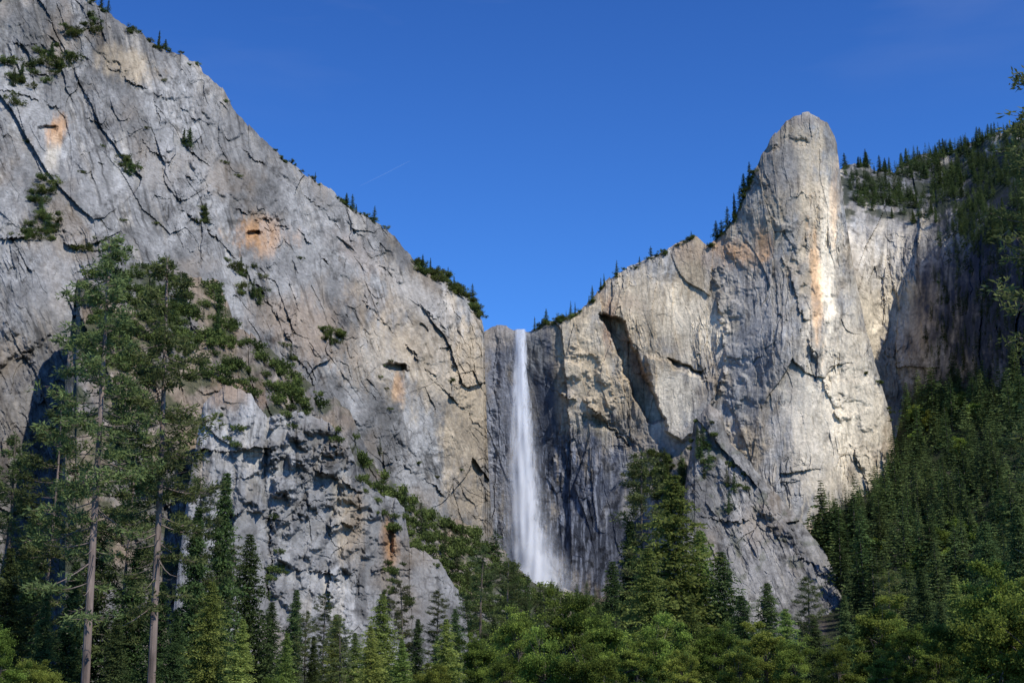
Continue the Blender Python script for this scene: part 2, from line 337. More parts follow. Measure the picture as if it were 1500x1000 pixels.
skyW=[(1170,300),(1220,262),(1240,240),(1262,238),(1280,250),(1310,248),(1345,226),(1380,222),(1405,214),(1440,200),(1480,190),(1520,184),(1620,170)]
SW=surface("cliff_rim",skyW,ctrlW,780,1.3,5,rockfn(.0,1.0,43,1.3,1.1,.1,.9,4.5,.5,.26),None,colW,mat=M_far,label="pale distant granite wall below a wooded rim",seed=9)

# ---- bench of shrubs beneath the left wall ----
def colB(px,py,s,z):
    c=base_color(s,z,53,GREY*1.1,BROWN*1.5,.0,.5)
    k=sst(-.15,.3,fbm(s/16,z/12,5,55))*.8
    c=c*(1-k[...,None])+np.array([.045,.055,.024])*k[...,None]
    return blobmix(c,px,py,s,z,[(350,575,50,22,10,[.25,.175,.12],.8),(610,800,30,60,0,[.2,.17,.145],.5)],53)
ctrlB=[(110,400,640),(110,900,420),(320,412,700),(320,700,560),(320,1000,400),(500,600,740),(500,1000,440),(620,735,850),(720,785,930),(720,1000,460),(860,870,985),(860,1000,480),(1000,1000,420)]
skyB=[(80,1030),(95,560),(112,410),(160,376),(250,394),(320,414),(342,470),(400,515),(450,557),(512,600),(545,680),(620,738),(720,788),(775,852),(860,872),(950,885),(1015,1030)]
SB=surface("hillside_bench",skyB,ctrlB,1030,1.6,6,rockfn(.4,1.0,53),None,colB,label="rocky bench covered in green shrubs",round_=25,roundpx=14,seed=12)

# ---- near buttress ----
def featsK(px,py):
    st,ledge,groove,notch=ledger(px,py,30)
    for pts,dep,w in [([(568,735),(572,790),(560,850),(565,900)],9,7),([(395,620),(388,700),(400,800),(395,900)],5,4),([(590,800),(640,850),(680,880)],3,4),([(330,600),(345,700),(335,850)],3,3),([(450,700),(447,800),(455,880)],3,2.5),([(525,720),(520,800),(528,900)],3,2.5),([(300,640),(296,760)],3,3)]: groove(pts,dep,w)
    for pts,h,L,sd in [([(395,610),(400,700),(395,900)],6,80,-1),([(300,760),(400,745)],5,40,-1),([(400,760),(540,770)],4,40,-1),([(600,840),(690,850)],4,30,1),([(480,625),(470,700),(490,790),(480,880)],5,60,-1),
         ([(400,690),(450,680),(520,715)],5,35,-1),([(420,640),(500,655)],5,25,-1),([(300,660),(390,655)],5,35,-1),([(400,830),(480,840),(560,835)],4,35,-1)]: ledge(pts,h,L,sd)
    return st['o']
def colK(px,py,s,z):
    s2=s*1.4; z2=z*1.4
    c=base_color(s2,z2,63,GREY*1.25,LGREY*1.15,.05,.9,0.,.8)
    return blobmix(c,px,py,s2,z2,[(572,790,12,34,0,[.37,.21,.1],.75),(515,780,22,50,0,[.34,.26,.17],.6),(330,570,45,30,0,[.24,.17,.115],.7),(450,640,60,22,0,[.11,.11,.105],.5),(285,690,20,40,0,[.26,.2,.13],.4),(500,760,14,60,0,CREAM*.8,.4),(440,800,30,60,0,LGREY*1.2,.4)],63)
ctrlK=[(250,1000,420),(300,600,520),(300,1000,430),(400,610,520),(400,1000,440),(500,640,545),(500,1000,470),(560,722,560),(620,810,575),(690,1000,540),(640,1000,500)]
skyK=[(240,1030),(262,820),(275,720),(298,590),(330,562),(368,578),(392,612),(415,606),(440,603),(468,612),(486,622),(512,648),(526,700),(545,712),(562,724),(578,728),(592,745),(600,802),(622,806),(642,818),(664,856),(680,880),(686,930),(696,1030)]
SK=surface("cliff_buttress",skyK,ctrlK,1030,1.1,5,rockfn(.0,.45,63,.6,.3,.1,.1,3.5,.1,.22),featsK,colK,label="grey jointed granite buttress with an orange cleft",round_=6,roundpx=6,seed=15,scale=.18)

# ---- right wooded slope ----
def colE(px,py,s,z):
    c=base_color(s,z,73,BROWN*.7,GREY*.6,.0,.3); k=sst(-.5,-.1,fbm(s/25,z/16,4,75))*.92
    return c*(1-k[...,None])+np.array([.028,.036,.016])*k[...,None]
ctrlE=[(1185,780,930),(1200,850,900),(1240,900,780),(1300,720,980),(1300,900,640),(1340,580,1150),(1420,565,1090),(1500,575,960),(1500,800,640),(1620,560,930),(1620,800,620),(1400,1000,380),(1600,1000,380),(1200,1000,520)]
skyE=[(1165,1030),(1182,790),(1200,762),(1230,738),(1262,728),(1300,712),(1318,650),(1326,590),(1345,572),(1400,560),(1500,572),(1640,560)]
SE=surface("hillside_slope",skyE,ctrlE,1030,2.4,3,rockfn(.0,.5,73),None,colE,label="steep slope under dark conifer forest",round_=20,roundpx=12,seed=18)

# ---- ground ----
gx=np.linspace(-4000,4000,161); gy=np.linspace(-300,7700,161); GX,GY=np.meshgrid(gx,gy)
GZ=fbm(GX/200,GY/200,3,90)*1.2*sst(10,60,np.hypot(GX,GY))
idx=np.arange(GX.size).reshape(GX.shape)
me=make_mesh("ground",np.stack([GX,GY,GZ],-1).reshape(-1,3),np.stack([idx[:-1,:-1],idx[:-1,1:],idx[1:,1:],idx[1:,:-1]],-1).reshape(-1,4),[M_soil],smooth=True)
add("ground",me,kind="structure",label="grassy valley floor with needle litter",category="ground")

# ---------------- waterfall ----------------
def water_mat(name,sc,gain,off,dist):
    m,nt,out=newmat(name); N=nt.nodes; L=nt.links
    at=N.new("ShaderNodeAttribute"); at.attribute_name="Col"
    sep=N.new("ShaderNodeSeparateColor"); L.new(at.outputs["Color"],sep.inputs[0])
    tc=N.new("ShaderNodeTexCoord"); mp=N.new("ShaderNodeMapping"); mp.inputs["Scale"].default_value=sc; L.new(tc.outputs["Object"],mp.inputs[0])
    n=N.new("ShaderNodeTexNoise"); n.inputs["Scale"].default_value=1; n.inputs["Detail"].default_value=8; n.inputs["Roughness"].default_value=.62; n.inputs["Distortion"].default_value=dist
    L.new(mp.outputs[0],n.inputs["Vector"])
    a=N.new("ShaderNodeMath"); a.operation='MULTIPLY_ADD'; a.inputs[1].default_value=gain; a.inputs[2].default_value=off; L.new(n.outputs["Fac"],a.inputs[0])
    b=N.new("ShaderNodeMath"); b.operation='MULTIPLY_ADD'; b.inputs[1].default_value=1.3; L.new(sep.outputs[0],b.inputs[0]); L.new(a.outputs[0],b.inputs[2]); b.use_clamp=True
    sm=N.new("ShaderNodeMath"); sm.operation='MULTIPLY'; L.new(b.outputs[0],sm.inputs[0]); 
    ef=N.new("ShaderNodeMath"); ef.operation='POWER'; ef.inputs[1].default_value=.7; L.new(sep.outputs[0],ef.inputs[0]); L.new(ef.outputs[0],sm.inputs[1])
    c=N.new("ShaderNodeMath"); c.operation='MULTIPLY'; c.use_clamp=True; L.new(sm.outputs[0],c.inputs[0]); L.new(sep.outputs[1],c.inputs[1])
    d=N.new("ShaderNodeBsdfDiffuse"); d.inputs[0].default_value=(.8,.82,.86,1)
    tl=N.new("ShaderNodeBsdfTranslucent"); tl.inputs[0].default_value=(.8,.83,.88,1)
    ms0=N.new("ShaderNodeMixShader"); ms0.inputs[0].default_value=.35; L.new(d.outputs[0],ms0.inputs[1]); L.new(tl.outputs[0],ms0.inputs[2])
    tr=N.new("ShaderNodeBsdfTransparent"); ms=N.new("ShaderNodeMixShader"); L.new(c.outputs[0],ms.inputs[0]); L.new(tr.outputs[0],ms.inputs[1]); L.new(ms0.outputs[0],ms.inputs[2])
    L.new(ms.outputs[0],out.inputs[0]); return m
M_water=water_mat("falling_water",(.3,.2,.06),4.4,-2.35,1.6)
M_mist=water_mat("mist",(.10,.10,.06),2.8,-1.2,.8)
wf=bpy.data.objects.new("waterfall",None); wf.location=[float(v) for v in P(765,865,1060)]; COL.objects.link(wf)
wf["label"]="tall white waterfall plunging from a notch in the cliff"; wf["category"]="waterfall"; wf["kind"]="structure"
def sheet(name,prof,dd,bulge,alpha,edgepow=2.,nu=40,nv=160,mat=None):
    pr=np.array(prof,float); v=np.linspace(0,1,nv); yy=pr[0,0]+(pr[-1,0]-pr[0,0])*v
    l=np.interp(yy,pr[:,0],pr[:,1]); r=np.interp(yy,pr[:,0],pr[:,2]); A=np.interp(yy,pr[:,0],pr[:,3])
    wob=perlin(yy/22,yy*0+.5,7)*3.5*v
    u=np.linspace(-1,1,nu); px=(l+r)[:,None]/2+(r-l)[:,None]/2*u[None]+wob[:,None]; py=np.broadcast_to(yy[:,None],px.shape)
    d=dd-bulge*(1-u[None]**2)*(.3+v[:,None])+perlin(px/9,py/60,4)*1.5
    x,y,z=P(px,py,d); e=(1-np.abs(u[None])**edgepow)*np.ones_like(px); 
    cols=np.stack([e,np.broadcast_to(A[:,None]*alpha,px.shape),0*px],-1).reshape(-1,3)
    idx=np.arange(px.size).reshape(px.shape)
    V=np.stack([x,y,z],-1).reshape(-1,3)-np.array(wf.location)
    me=make_mesh(name,V,np.stack([idx[:-1,:-1],idx[1:,:-1],idx[1:,1:],idx[:-1,1:]],-1).reshape(-1,4),[mat or M_water],cols=cols,smooth=True)
    add(name,me,parent=wf)
sheet("water_curtain",[(482,754,771,1.2),(540,751,774,1.),(600,748,780,.85),(700,745,790,.8),(780,748,798,.8),(866,758,814,.8)],1048,5,1.1,2.3)
sheet("water_strands",[(484,752,771,.7),(600,744,780,.7),(700,741,789,.7),(800,744,800,.7),(868,752,818,.75)],1036,6,.75,1.8)
sheet("spray",[(540,744,784,0),(660,737,798,.5),(780,733,810,.75),(850,736,828,.9),(880,740,838,.5)],1024,10,.75,1.,mat=M_mist)
sheet("mist",[(740,734,814,0),(800,730,830,.45),(842,730,850,.95),(890,740,860,.0)],980,12,.85,.9,mat=M_mist)

# ---------------- vegetation generators ----------------
def tube(path,rad,sides=6):
    path=np.asarray(path,float); n=len(path); ang=np.linspace(0,2*np.pi,sides,endpoint=False)
    t=np.gradient(path,axis=0); t/=np.linalg.norm(t,axis=1)[:,None]+1e-9
    ref=np.where(np.abs(t[:,2:3])>.8,np.array([[1.,0,0]]),np.array([[0,0,1.]]))
    a=np.cross(t,ref); a/=np.linalg.norm(a,axis=1)[:,None]+1e-9; b=np.cross(t,a)
    V=path[:,None]+np.asarray(rad)[:,None,None]*(np.cos(ang)[None,:,None]*a[:,None]+np.sin(ang)[None,:,None]*b[:,None])
    idx=np.arange(n*sides).reshape(n,sides); nx=np.roll(idx,-1,1)
    return V.reshape(-1,3),np.stack([idx[:-1],nx[:-1],nx[1:],idx[1:]],-1).reshape(-1,4)
class Acc:
    def __init__(s): s.V=[];s.F=[];s.n=0;s.C=[]
    def add(s,V,F,c=0.5):
        s.V.append(V);s.F.append(F+s.n);s.n+=len(V); s.C.append(np.broadcast_to(np.asarray(c,float).reshape(-1,1) if np.ndim(c) else np.full((1,1),c),(len(V),1)))
    def mesh(s,name,mats): 
        c=np.concatenate(s.C); return make_mesh(name,np.concatenate(s.V),np.concatenate(s.F),mats,cols=np.repeat(c,3,1))
def unit(v): return v/(np.linalg.norm(v,axis=-1,keepdims=True)+1e-9)
def leafquads(acc,c,d,L,W,shade,r):
    d=unit(d); side=unit(np.cross(d,r.normal(size=d.shape))); L=np.asarray(L).reshape(-1,1); W=np.asarray(W).reshape(-1,1)
    V=np.stack([c-side*W*.25,c+d*L*.5-side*W*.5,c+d*L,c+d*L*.5+side*W*.5],1)
    F=np.arange(len(c)*4).reshape(-1,4); acc.add(V.reshape(-1,3),F,np.repeat(shade,4))
def fir(seed,H=30.,R=4.5,levels=40,nb=6,ns=8,wid=.3,irr=.35,start=.06,fine=1):
    r=np.random.default_rng(seed); tr=Acc(); cr=Acc()
    zz=np.linspace(0,1,8); bx=r.normal()*.3;by=r.normal()*.3
    path=np.c_[bx*zz**2,by*zz**2,zz*H]; V,F=tube(path,.33*(H/30)*(1-zz*.95),6); tr.add(V,F)
    az0=r.random()*6
    lobes=1+irr*.6*np.sin(np.arange(levels)*.9+r.random()*6)*r.random()
    for i in range(levels):
        t=start+(1-start)*(i/levels)**.92; prof=(1-t)**.8*(1 if t>.15 else (.65+t*2.3))
        for j in range(nb):
            az=az0+i*2.4+j*2*np.pi/nb+r.normal()*.3
            Lb=R*prof*lobes[i]*(1-irr+2*irr*r.random())*(.75+.3*np.sin(az*2+seed))+.15
            if r.random()<.1: continue
            droop=.25+.35*(1-t)+r.normal()*.08
            u=np.repeat(np.linspace(.12,1,ns),2)+r.normal(size=2*ns)*.03; sgn=np.tile([1,-1],ns)
            rad=np.array([np.cos(az),np.sin(az),0]); tan=np.array([-np.sin(az),np.cos(az),0])
            zc=t*H+Lb*(.1*u-droop*u**2*.9+.12*u**3)
            c=rad*(u*Lb)[:,None]+np.c_[0*u,0*u,zc]+np.array([bx*t*t,by*t*t,0])
            d=rad*(.7)+tan*(sgn*.8)[:,None]*np.ones((len(u),1))+np.array([0,0,-.2])+r.normal(size=(len(u),3))*.3
            Ls=Lb*(.42-.22*u)*(.7+.6*r.random(len(u)))+.25
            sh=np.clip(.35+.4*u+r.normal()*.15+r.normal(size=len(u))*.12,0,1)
            if fine>1:
                k=fine; q=np.tile(np.linspace(0,.8,k),len(u)); d0=np.repeat(unit(d),k,0); c2=np.repeat(c,k,0)+d0*(np.repeat(Ls,k)*q)[:,None]
                L2=np.repeat(Ls,k)*(.5-.25*q)+.08; d2=d0+r.normal(size=d0.shape)*.6
                leafquads(cr,c2,d2,L2,L2*.38+.05,np.clip(np.repeat(sh,k)+r.normal(size=len(q))*.12,0,1),r)
            else: leafquads(cr,c,d,Ls,Ls*wid+.12,sh,r)
    return tr,cr
def pine(seed,H=34.,R=5.,nbr=90,start=.25,tuft=10,clumps=14,bend=.6,rad0=.5,needle=.42,up=.2,dead=.16):
    r=np.random.default_rng(seed); tr=Acc(); cr=Acc()
    zz=np.linspace(0,1,14); ph=r.random()*6
    def cen(t): return np.stack([bend*np.sin(t*3+ph)*t,bend*np.cos(t*2.3+ph)*t*.7,t*H],-1)
    V,F=tube(cen(zz),rad0*(1-zz*.85)**.75,10); tr.add(V,F)
    for i in range(nbr):
        t=start+(1-start)*(i+r.random())/nbr; az=r.random()*6.283
        q=(t-start)/(1-start); prof=(.6+.9*q)*(1-q)**.55*1.05+.08
        Lb=R*prof*(.4+.85*r.random()); dd=(q<dead and r.random()<.75)
        ang=up-.55*(1-q)+r.normal()*.18
        u=np.linspace(0,1,6); rd=np.array([np.cos(az),np.sin(az),0])
        side=np.array([-np.sin(az),np.cos(az),0])*r.normal()*.15
        pts=cen(t)+rd*(u*Lb)[:,None]+side*(u**2*Lb)[:,None]+np.array([0,0,1])*((ang*u+(.35)*u**3-.1*u)*Lb)[:,None]
        V,F=tube(pts,(.075*rad0/.5)*(Lb/R+.3)*(1-u*.85),4); tr.add(V,F)
        if dd: continue
        nc=max(4,int(clumps*(Lb/R+.3)))
        uu=.3+.7*r.random(nc)**.7
        ct=np.stack([np.interp(uu,u,pts[:,k]) for k in range(3)],-1)
        off=r.normal(size=(nc,3))*np.array([1,1,.28])*(.2*Lb*(1.1-uu*.6))[:,None]
        ce=ct+off
        for k in range(0,nc,2):
            V,F=tube(np.array([ct[k],(ct[k]+ce[k])/2+[0,0,-.05],ce[k]]),[.025,.018,.01],3); tr.add(V,F)
        shb=np.clip(.45+r.normal()*.15+.25*uu+r.normal(size=nc)*.15,0,1)
        c=np.repeat(ce,tuft,0); dirs=r.normal(size=(len(c),3))*np.array([1,1,.7])+rd*.5+np.array([0,0,.1])
        c=c+r.normal(size=c.shape)*np.array([.18,.18,.1])
        leafquads(cr,c,dirs,needle*(.6+.8*r.random(len(c))),.085+.06*r.random(len(c)),np.repeat(shb,tuft),r)
    return tr,cr
def broad(seed,H=12.,R=5.,ncl=70,nl=420,leaf=.26):
    r=np.random.default_rng(seed); tr=Acc(); cr=Acc()
    zz=np.linspace(0,1,6); V,F=tube(np.c_[.3*np.sin(zz*2),.2*zz,zz*H*.6],.28*(1-.7*zz),8); tr.add(V,F)
    for k in range(ncl):
        dv=unit(r.normal(size=3)); rr=(.4+.75*r.random()**.6); ce=np.array([0,0,H*.56])+dv*rr*np.array([R,R,H*.42])*(.8+.35*np.sin(3*dv[0]+seed)*np.cos(4*dv[2]))
        if r.random()<.4:
            u=np.linspace(0,1,4)[:,None]; st=np.array([0,0,H*(.25+.3*r.random())]); V,F=tube(st*(1-u)+ce*u+np.array([0,0,.4])*np.sin(u*3),[.1,.07,.04,.02],4); tr.add(V,F)
        rs=(.35+.65*r.random())*R*.2; n=int(nl*(.4+r.random()))
        q=r.normal(size=(n,3)); q=q*np.array([.75,.75,.5])*rs
        sh=np.clip(.42+r.normal()*.25+r.normal(size=n)*.16+q[:,2]/rs*.18,0,1)
        leafquads(cr,ce+q,r.normal(size=(n,3))+np.array([0,0,-.2]),leaf*(.6+.7*r.random(n)),leaf*.7*(.6+.6*r.random(n)),sh,r)
    return tr,cr
def shrub(seed,n=900,leaf=.16):
    r=np.random.default_rng(seed); cr=Acc()
    for k in range(12):
        ce=np.array([r.normal()*.5,r.normal()*.5,.25+.55*r.random()]); m=n//12; rs=.28+.22*r.random()
        q=unit(r.normal(size=(m,3)))*(r.random((m,1))**.5)*rs
        leafquads(cr,ce+q,r.normal(size=(m,3)),leaf*(.6+.8*r.random(m)),leaf*.7*np.ones(m),np.clip(.45+r.normal()*.2+r.normal(size=m)*.12,0,1),r)
    V,F=tube(np.array([[0,0,-.3],[.02,0,.2],[.1,.05,.5]]),[.06,.05,.02],5); cr.add(V,F,0.)
    return cr
def combined(name,tr,cr,matl,matb):
    V=np.concatenate([np.concatenate(tr.V),np.concatenate(cr.V)]); nt=tr.n
    F1=np.concatenate(tr.F);F2=np.concatenate(cr.F)+nt; C=np.concatenate([np.concatenate(tr.C),np.concatenate(cr.C)])
    return make_mesh(name,V,np.concatenate([F1,F2]),[matb,matl],matidx=np.r_[np.zeros(len(F1)),np.ones(len(F2))],cols=np.repeat(C,3,1))

farfirs=[]; rawfar=[]
for i in range(8):
    tr,cr=fir(100+i,30,[4.2,5.0,6.0,3.8][i%4],levels=28,nb=6,ns=5,wid=.48,irr=.3+.25*(i%3))
    farfirs.append(combined("fir_small",tr,cr,M_fir,M_barkd))
for i in range(5):
    tr,cr=fir(150+i,30,4.4+.6*i,levels=15,nb=5,ns=3,wid=.6,irr=.5); rawfar.append((np.concatenate(cr.V),np.concatenate(cr.F),np.concatenate(cr.C)))
shrubs=[shrub(200+i).mesh("shrub_leaves",[M_shrub]) for i in range(5)]
smallbroad=[]
for i in range(3):
    tr,cr=broad(560+i,10,3.8,45,110,.5); smallbroad.append(combined("broadleaf_small",tr,cr,M_broad,M_barkd))
midfir=[]
for i in range(6):
    tr,cr=fir(300+i,25,[5.0,4.0,4.6,3.6,5.6,4.4][i],levels=54,nb=7,ns=7,wid=.24,irr=[.55,.6,.7,.5,.75,.65][i],fine=3)
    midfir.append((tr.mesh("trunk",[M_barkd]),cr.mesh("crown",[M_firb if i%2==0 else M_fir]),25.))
midpine=[]
for i in range(3):
    tr,cr=pine(400+i,30,4.0,nbr=85,start=.12,tuft=12,clumps=13,needle=.5,rad0=.28)
    midpine.append((tr.mesh("trunk",[M_barkd]),cr.mesh("crown",[M_pine]),30.))
broads=[]
for i in range(5):
    tr,cr=broad(500+i,[12,15,11,14,17][i],[4.6,4,5.2,3.6,4.4][i],85,380); broads.append((tr.mesh("trunk",[M_barkd]),cr.mesh("crown",[M_broad]),[12.,15.,11.,14.,17.][i]*.98))

cnt={"fir":0,"shrub":0}
def parts_tree(name,meshes,loc,h,label,cat,group=None,wide=1.,rz=None,lean=0.):
    o=bpy.data.objects.new(name,None); o.location=loc; s=h/meshes[2]; o.scale=(s*wide,s*wide,s); o.rotation_euler=(0,lean,rng.random()*6.28 if rz is None else rz); COL.objects.link(o)
    o["label"]=label;o["category"]=cat
    if group:o["group"]=group
    add("trunk",meshes[0],parent=o); add("crown",meshes[1],parent=o); return o
def small_fir(S,px,py,hpx,group,label,wide=1.):
    x,y,z=at(S,px,py); h=hpx*y/FP; s=h/30.; wide=wide*rng.uniform(.8,1.3)
    add("fir_tree",farfirs[rng.integers(8)],(x,y-.5,z-.4),(s*wide,s*wide,s),rng.random()*6.28,label=label,category="tree",group=group); cnt["fir"]+=1
STUFF=[]
def small_shrub(S,px,py,rpx,group="shrubs on the cliff ledges",label="low green shrub on a granite ledge"):
    x,y,z=at(S,px,py); s=rpx*y/FP*1.0
    if cnt["shrub"]<290:
        add("shrub",shrubs[rng.integers(5)],(x,y-.4*s,z-.2*s),(s*1.2,s,s),rng.random()*6.28,label=label,category="shrub",group=group)
        cnt["shrub"]+=1
    else: STUFF.append((x,y-.4*s,z-.2*s,s))
def inpoly(p,poly):
    x,y=p; c=False; j=len(poly)-1
    for i in range(len(poly)):
        xi,yi=poly[i];xj,yj=poly[j]
        if (yi>y)!=(yj>y) and x<(xj-xi)*(y-yi)/(yj-yi)+xi: c=not c
        j=i
    return c
def scat(poly,n):
    a=np.array(poly); out=[]
    while len(out)<n:
        p=(rng.uniform(a[:,0].min(),a[:,0].max()),rng.uniform(a[:,1].min(),a[:,1].max()))
        if inpoly(p,poly): out.append(p)
    return out
def skyat(S,px): return float(np.interp(px,S.X,S.Y))
G1="conifers along the cliff rim"; LB1="small dark conifer on the granite rim"
for px in [146,158,232,238,518,524,508,462,616,622,628,652,668,690,700,550]:
    small_fir(SL,px+rng.normal()*2,skyat(SL,px)+3,rng.uniform(16,34),G1,LB1,1.2)
for px in rng.uniform(605,704,50): small_shrub(SL,px,skyat(SL,px)+rng.uniform(0,12),rng.uniform(5,10))
for px in rng.uniform(395,580,22): small_shrub(SL,px,skyat(SL,px)+rng.uniform(0,5),rng.uniform(3,6))
for px in rng.uniform(130,300,14): small_shrub(SL,px,skyat(SL,px)+rng.uniform(0,10),rng.uniform(3,8))
for poly,n,r in [([(0,90),(50,80),(110,55),(120,80),(60,130),(10,170)],22,(6,13)),([(30,330),(60,262),(85,270),(95,355),(20,358)],26,(6,13)),([(100,350),(170,355),(170,375),(110,372)],8,(6,11)),([(90,20),(150,25),(160,50),(100,60)],10,(6,11)),
      ([(170,230),(205,235),(200,258),(165,250)],6,(6,10)),([(290,300),(310,305),(308,335),(292,335)],5,(4,7)),([(470,480),(505,488),(505,510),(475,510)],8,(7,11)),([(330,375),(385,380),(385,450),(345,430)],12,(6,12)),([(550,440),(600,620),(560,640)],5,(2,4)),([(410,500),(430,500),(430,560),(415,560)],4,(5,9))]:
    for p in scat(poly,n): small_shrub(SL,p[0],p[1],rng.uniform(*r))
for p in [(268,205),(276,208),(182,245),(190,250),(60,300),(70,330),(300,320),(352,390),(370,430),(380,440),(360,400),(425,520),(556,660),(484,498),(20,120),(30,108),(75,80)]: small_fir(SL,p[0],p[1]+8,rng.uniform(22,36),G1,LB1,1.4)
for p in [(150,215),(215,190),(120,255),(40,210),(330,240),(230,330),(180,325),(660,560),(570,600),(612,680),(640,700),(675,690),(240,120),(330,150),(350,260),(440,380)]: small_shrub(SL,p[0],p[1],rng.uniform(3,6))
for px in [784,793,799,828,835,842,862,868,880,884,902,935,952,1058,1066,1073,1077,1082,1090,1096,1050,1012]:
    small_fir(SR,px+rng.normal()*1.5,skyat(SR,px)+4,rng.uniform(14,28) if px<1040 else rng.uniform(24,44),G1,LB1,1.1)
for px in np.r_[rng.uniform(783,900,22),rng.uniform(900,1040,16),rng.uniform(1040,1105,18)]: small_shrub(SR,px,skyat(SR,px)+rng.uniform(0,7),rng.uniform(3,7))
for poly,n,r in [([(1260,540),(1280,540),(1318,600),(1312,620)],8,(3,6)),([(930,650),(1000,660),(1000,760),(920,740)],22,(6,11))]:
    for p in scat(poly,n): small_shrub(SR,p[0],p[1],rng.uniform(*r))
for poly,n,r in [([(1005,620),(1045,600),(1050,680),(1010,700)],9,(4,8)),([(1055,660),(1090,670),(1095,720),(1060,720)],6,(4,7))]:
    for p in scat(poly,n): small_shrub(SM,p[0],p[1],rng.uniform(*r))
for S_,poly,n,h in [(SM,[(1010,620),(1045,610),(1045,700),(1015,700)],6,(28,42)),(SR,[(925,670),(1000,680),(1000,740),(925,740)],12,(30,50)),(SM,[(1062,680),(1088,690),(1090,740),(1065,740)],4,(24,38))]:
    for p in scat(poly,n): small_fir(S_,p[0],p[1]+15,rng.uniform(*h),"conifers at the foot of the cliff","dark conifer on a rocky ledge",1.2)
for px in np.sort(rng.uniform(1236,1510,40)): small_fir(SW,px,skyat(SW,px)+6,rng.uniform(13,32),"conifers on the distant rim","distant dark conifer on the rim",1.3)
for p in scat([(1240,262),(1300,262),(1350,240),(1420,230),(1510,215),(1510,350),(1400,352),(1300,310)],44): small_fir(SW,p[0],p[1]+8,rng.uniform(18,32),"conifers on the distant rim","distant dark conifer on the rim",1.3)
pts=sorted(scat([(1190,800),(1232,750),(1305,725),(1322,660),(1330,590),(1400,568),(1510,575),(1510,930),(1260,930),(1230,880)],92),key=lambda p:p[1])
for p in pts: small_fir(SE,p[0],p[1]+12,rng.uniform(45,96)+max(0,(p[1]-700))*.2,"conifers on the wooded slope","dark green conifer in dense forest",1.3)
for p in scat([(1322,640),(1335,590),(1400,590),(1450,640),(1420,690),(1330,690)],12)+scat([(1230,850),(1280,800),(1420,780),(1500,760),(1500,880),(1300,900),(1240,890)],26):
    x,y,z=at(SE,p[0],p[1]); s=rng.uniform(26,44)*y/FP/10
    add("broadleaf_tree",smallbroad[rng.integers(3)],(x,y-4,z+.5),(s,s,s),rng.random()*6.28,label="bright green broadleaf tree among dark conifers",category="tree",group="broadleaf trees on the wooded slope")
VV=[];FF=[];CC=[];n0=0
def addraw(S,px,py,hpx,wd=1.,dk=0.):
    global n0
    x,y,z=at(S,px,py); s=hpx*y/FP/30; V,F,C=rawfar[rng.integers(5)]; wd=wd*rng.uniform(.8,1.3)
    a=rng.random()*6.28; c_,s_=math.cos(a),math.sin(a)
    W=np.c_[(V[:,0]*c_-V[:,1]*s_)*wd,(V[:,0]*s_+V[:,1]*c_)*wd,V[:,2]]*s+np.array([x,y,z-1]); VV.append(W);FF.append(F+n0);CC.append(np.clip(C+rng.normal()*.3-dk,0,1)); n0+=len(V)
for p in scat([(1194,800),(1232,752),(1305,722),(1322,660),(1330,590),(1400,568),(1560,575),(1560,980),(1260,980),(1235,890)],640): addraw(SE,p[0],p[1]+12,rng.uniform(28,78),1.3,.05)
for px in np.r_[rng.uniform(1172,1325,90),rng.uniform(1320,1560,50)]: addraw(SE,px,skyat(SE,px)+rng.uniform(2,40),rng.uniform(26,50),1.3,.1)
for k in range(1700):
    p=scat([(1236,250),(1300,258),(1350,235),(1420,222),(1540,195),(1540,360),(1420,350),(1380,322),(1320,312),(1255,300)],1)[0]
    if float(fbm(np.array([p[0]/40]),np.array([p[1]/22]),2,5)[0])>-.2: addraw(SW,p[0],p[1]+6,rng.uniform(13,26),1.3,.35)
for px in rng.uniform(1300,1560,170): addraw(SW,px,skyat(SW,px)+rng.uniform(3,14),rng.uniform(13,28),1.1,.3)
for p in scat([(1375,340),(1540,330),(1540,570),(1350,570)],330): addraw(SW,p[0],p[1],rng.uniform(15,32),1.2,.5)
add("forest",make_mesh("forest",np.concatenate(VV),np.concatenate(FF),[M_fir],cols=np.repeat(np.concatenate(CC),3,1)),kind="stuff",label="dense dark conifer forest on slope and rim",category="forest")
for p in scat([(120,420),(160,385),(250,398),(318,420),(345,490),(400,525),(450,562),(505,605),(470,610),(400,600),(300,560),(150,540)],210): small_shrub(SB,p[0],p[1],rng.uniform(5,17),"shrubs on the rocky bench","dense green shrub on a rocky bench")
for p in scat([(505,610),(545,690),(620,745),(720,795),(775,858),(860,880),(930,900),(900,990),(700,990),(600,800),(540,720)],420): small_shrub(SB,p[0],p[1],rng.uniform(6,15),"shrubs on the rocky bench","dense green shrub on a rocky bench")
for p in scat([(130,400),(160,385),(250,398),(318,420),(330,520),(150,540)],14): small_fir(SB,p[0],p[1]+15,rng.uniform(30,60),"conifers on the rocky bench","dark conifer among shrubs")
for p in scat([(560,710),(620,745),(720,795),(775,858),(860,880),(930,900),(880,960),(720,900),(640,800)],42): small_fir(SB,p[0],p[1]+14,rng.uniform(26,60),"conifers on the rocky bench","dark conifer among shrubs",1.2)
for p in scat([(395,600),(470,600),(520,650),(400,640)],6)+scat([(385,760),(410,760),(420,850),(390,850)],8)+scat([(520,680),(550,700),(560,760),(530,740)],8)+scat([(290,600),(390,600),(390,660),(290,660)],6)+scat([(560,740),(600,760),(600,900),(560,900)],14)+[(612,770),(640,830),(290,720),(570,870)]: small_shrub(SK,p[0],p[1],rng.uniform(5,11))
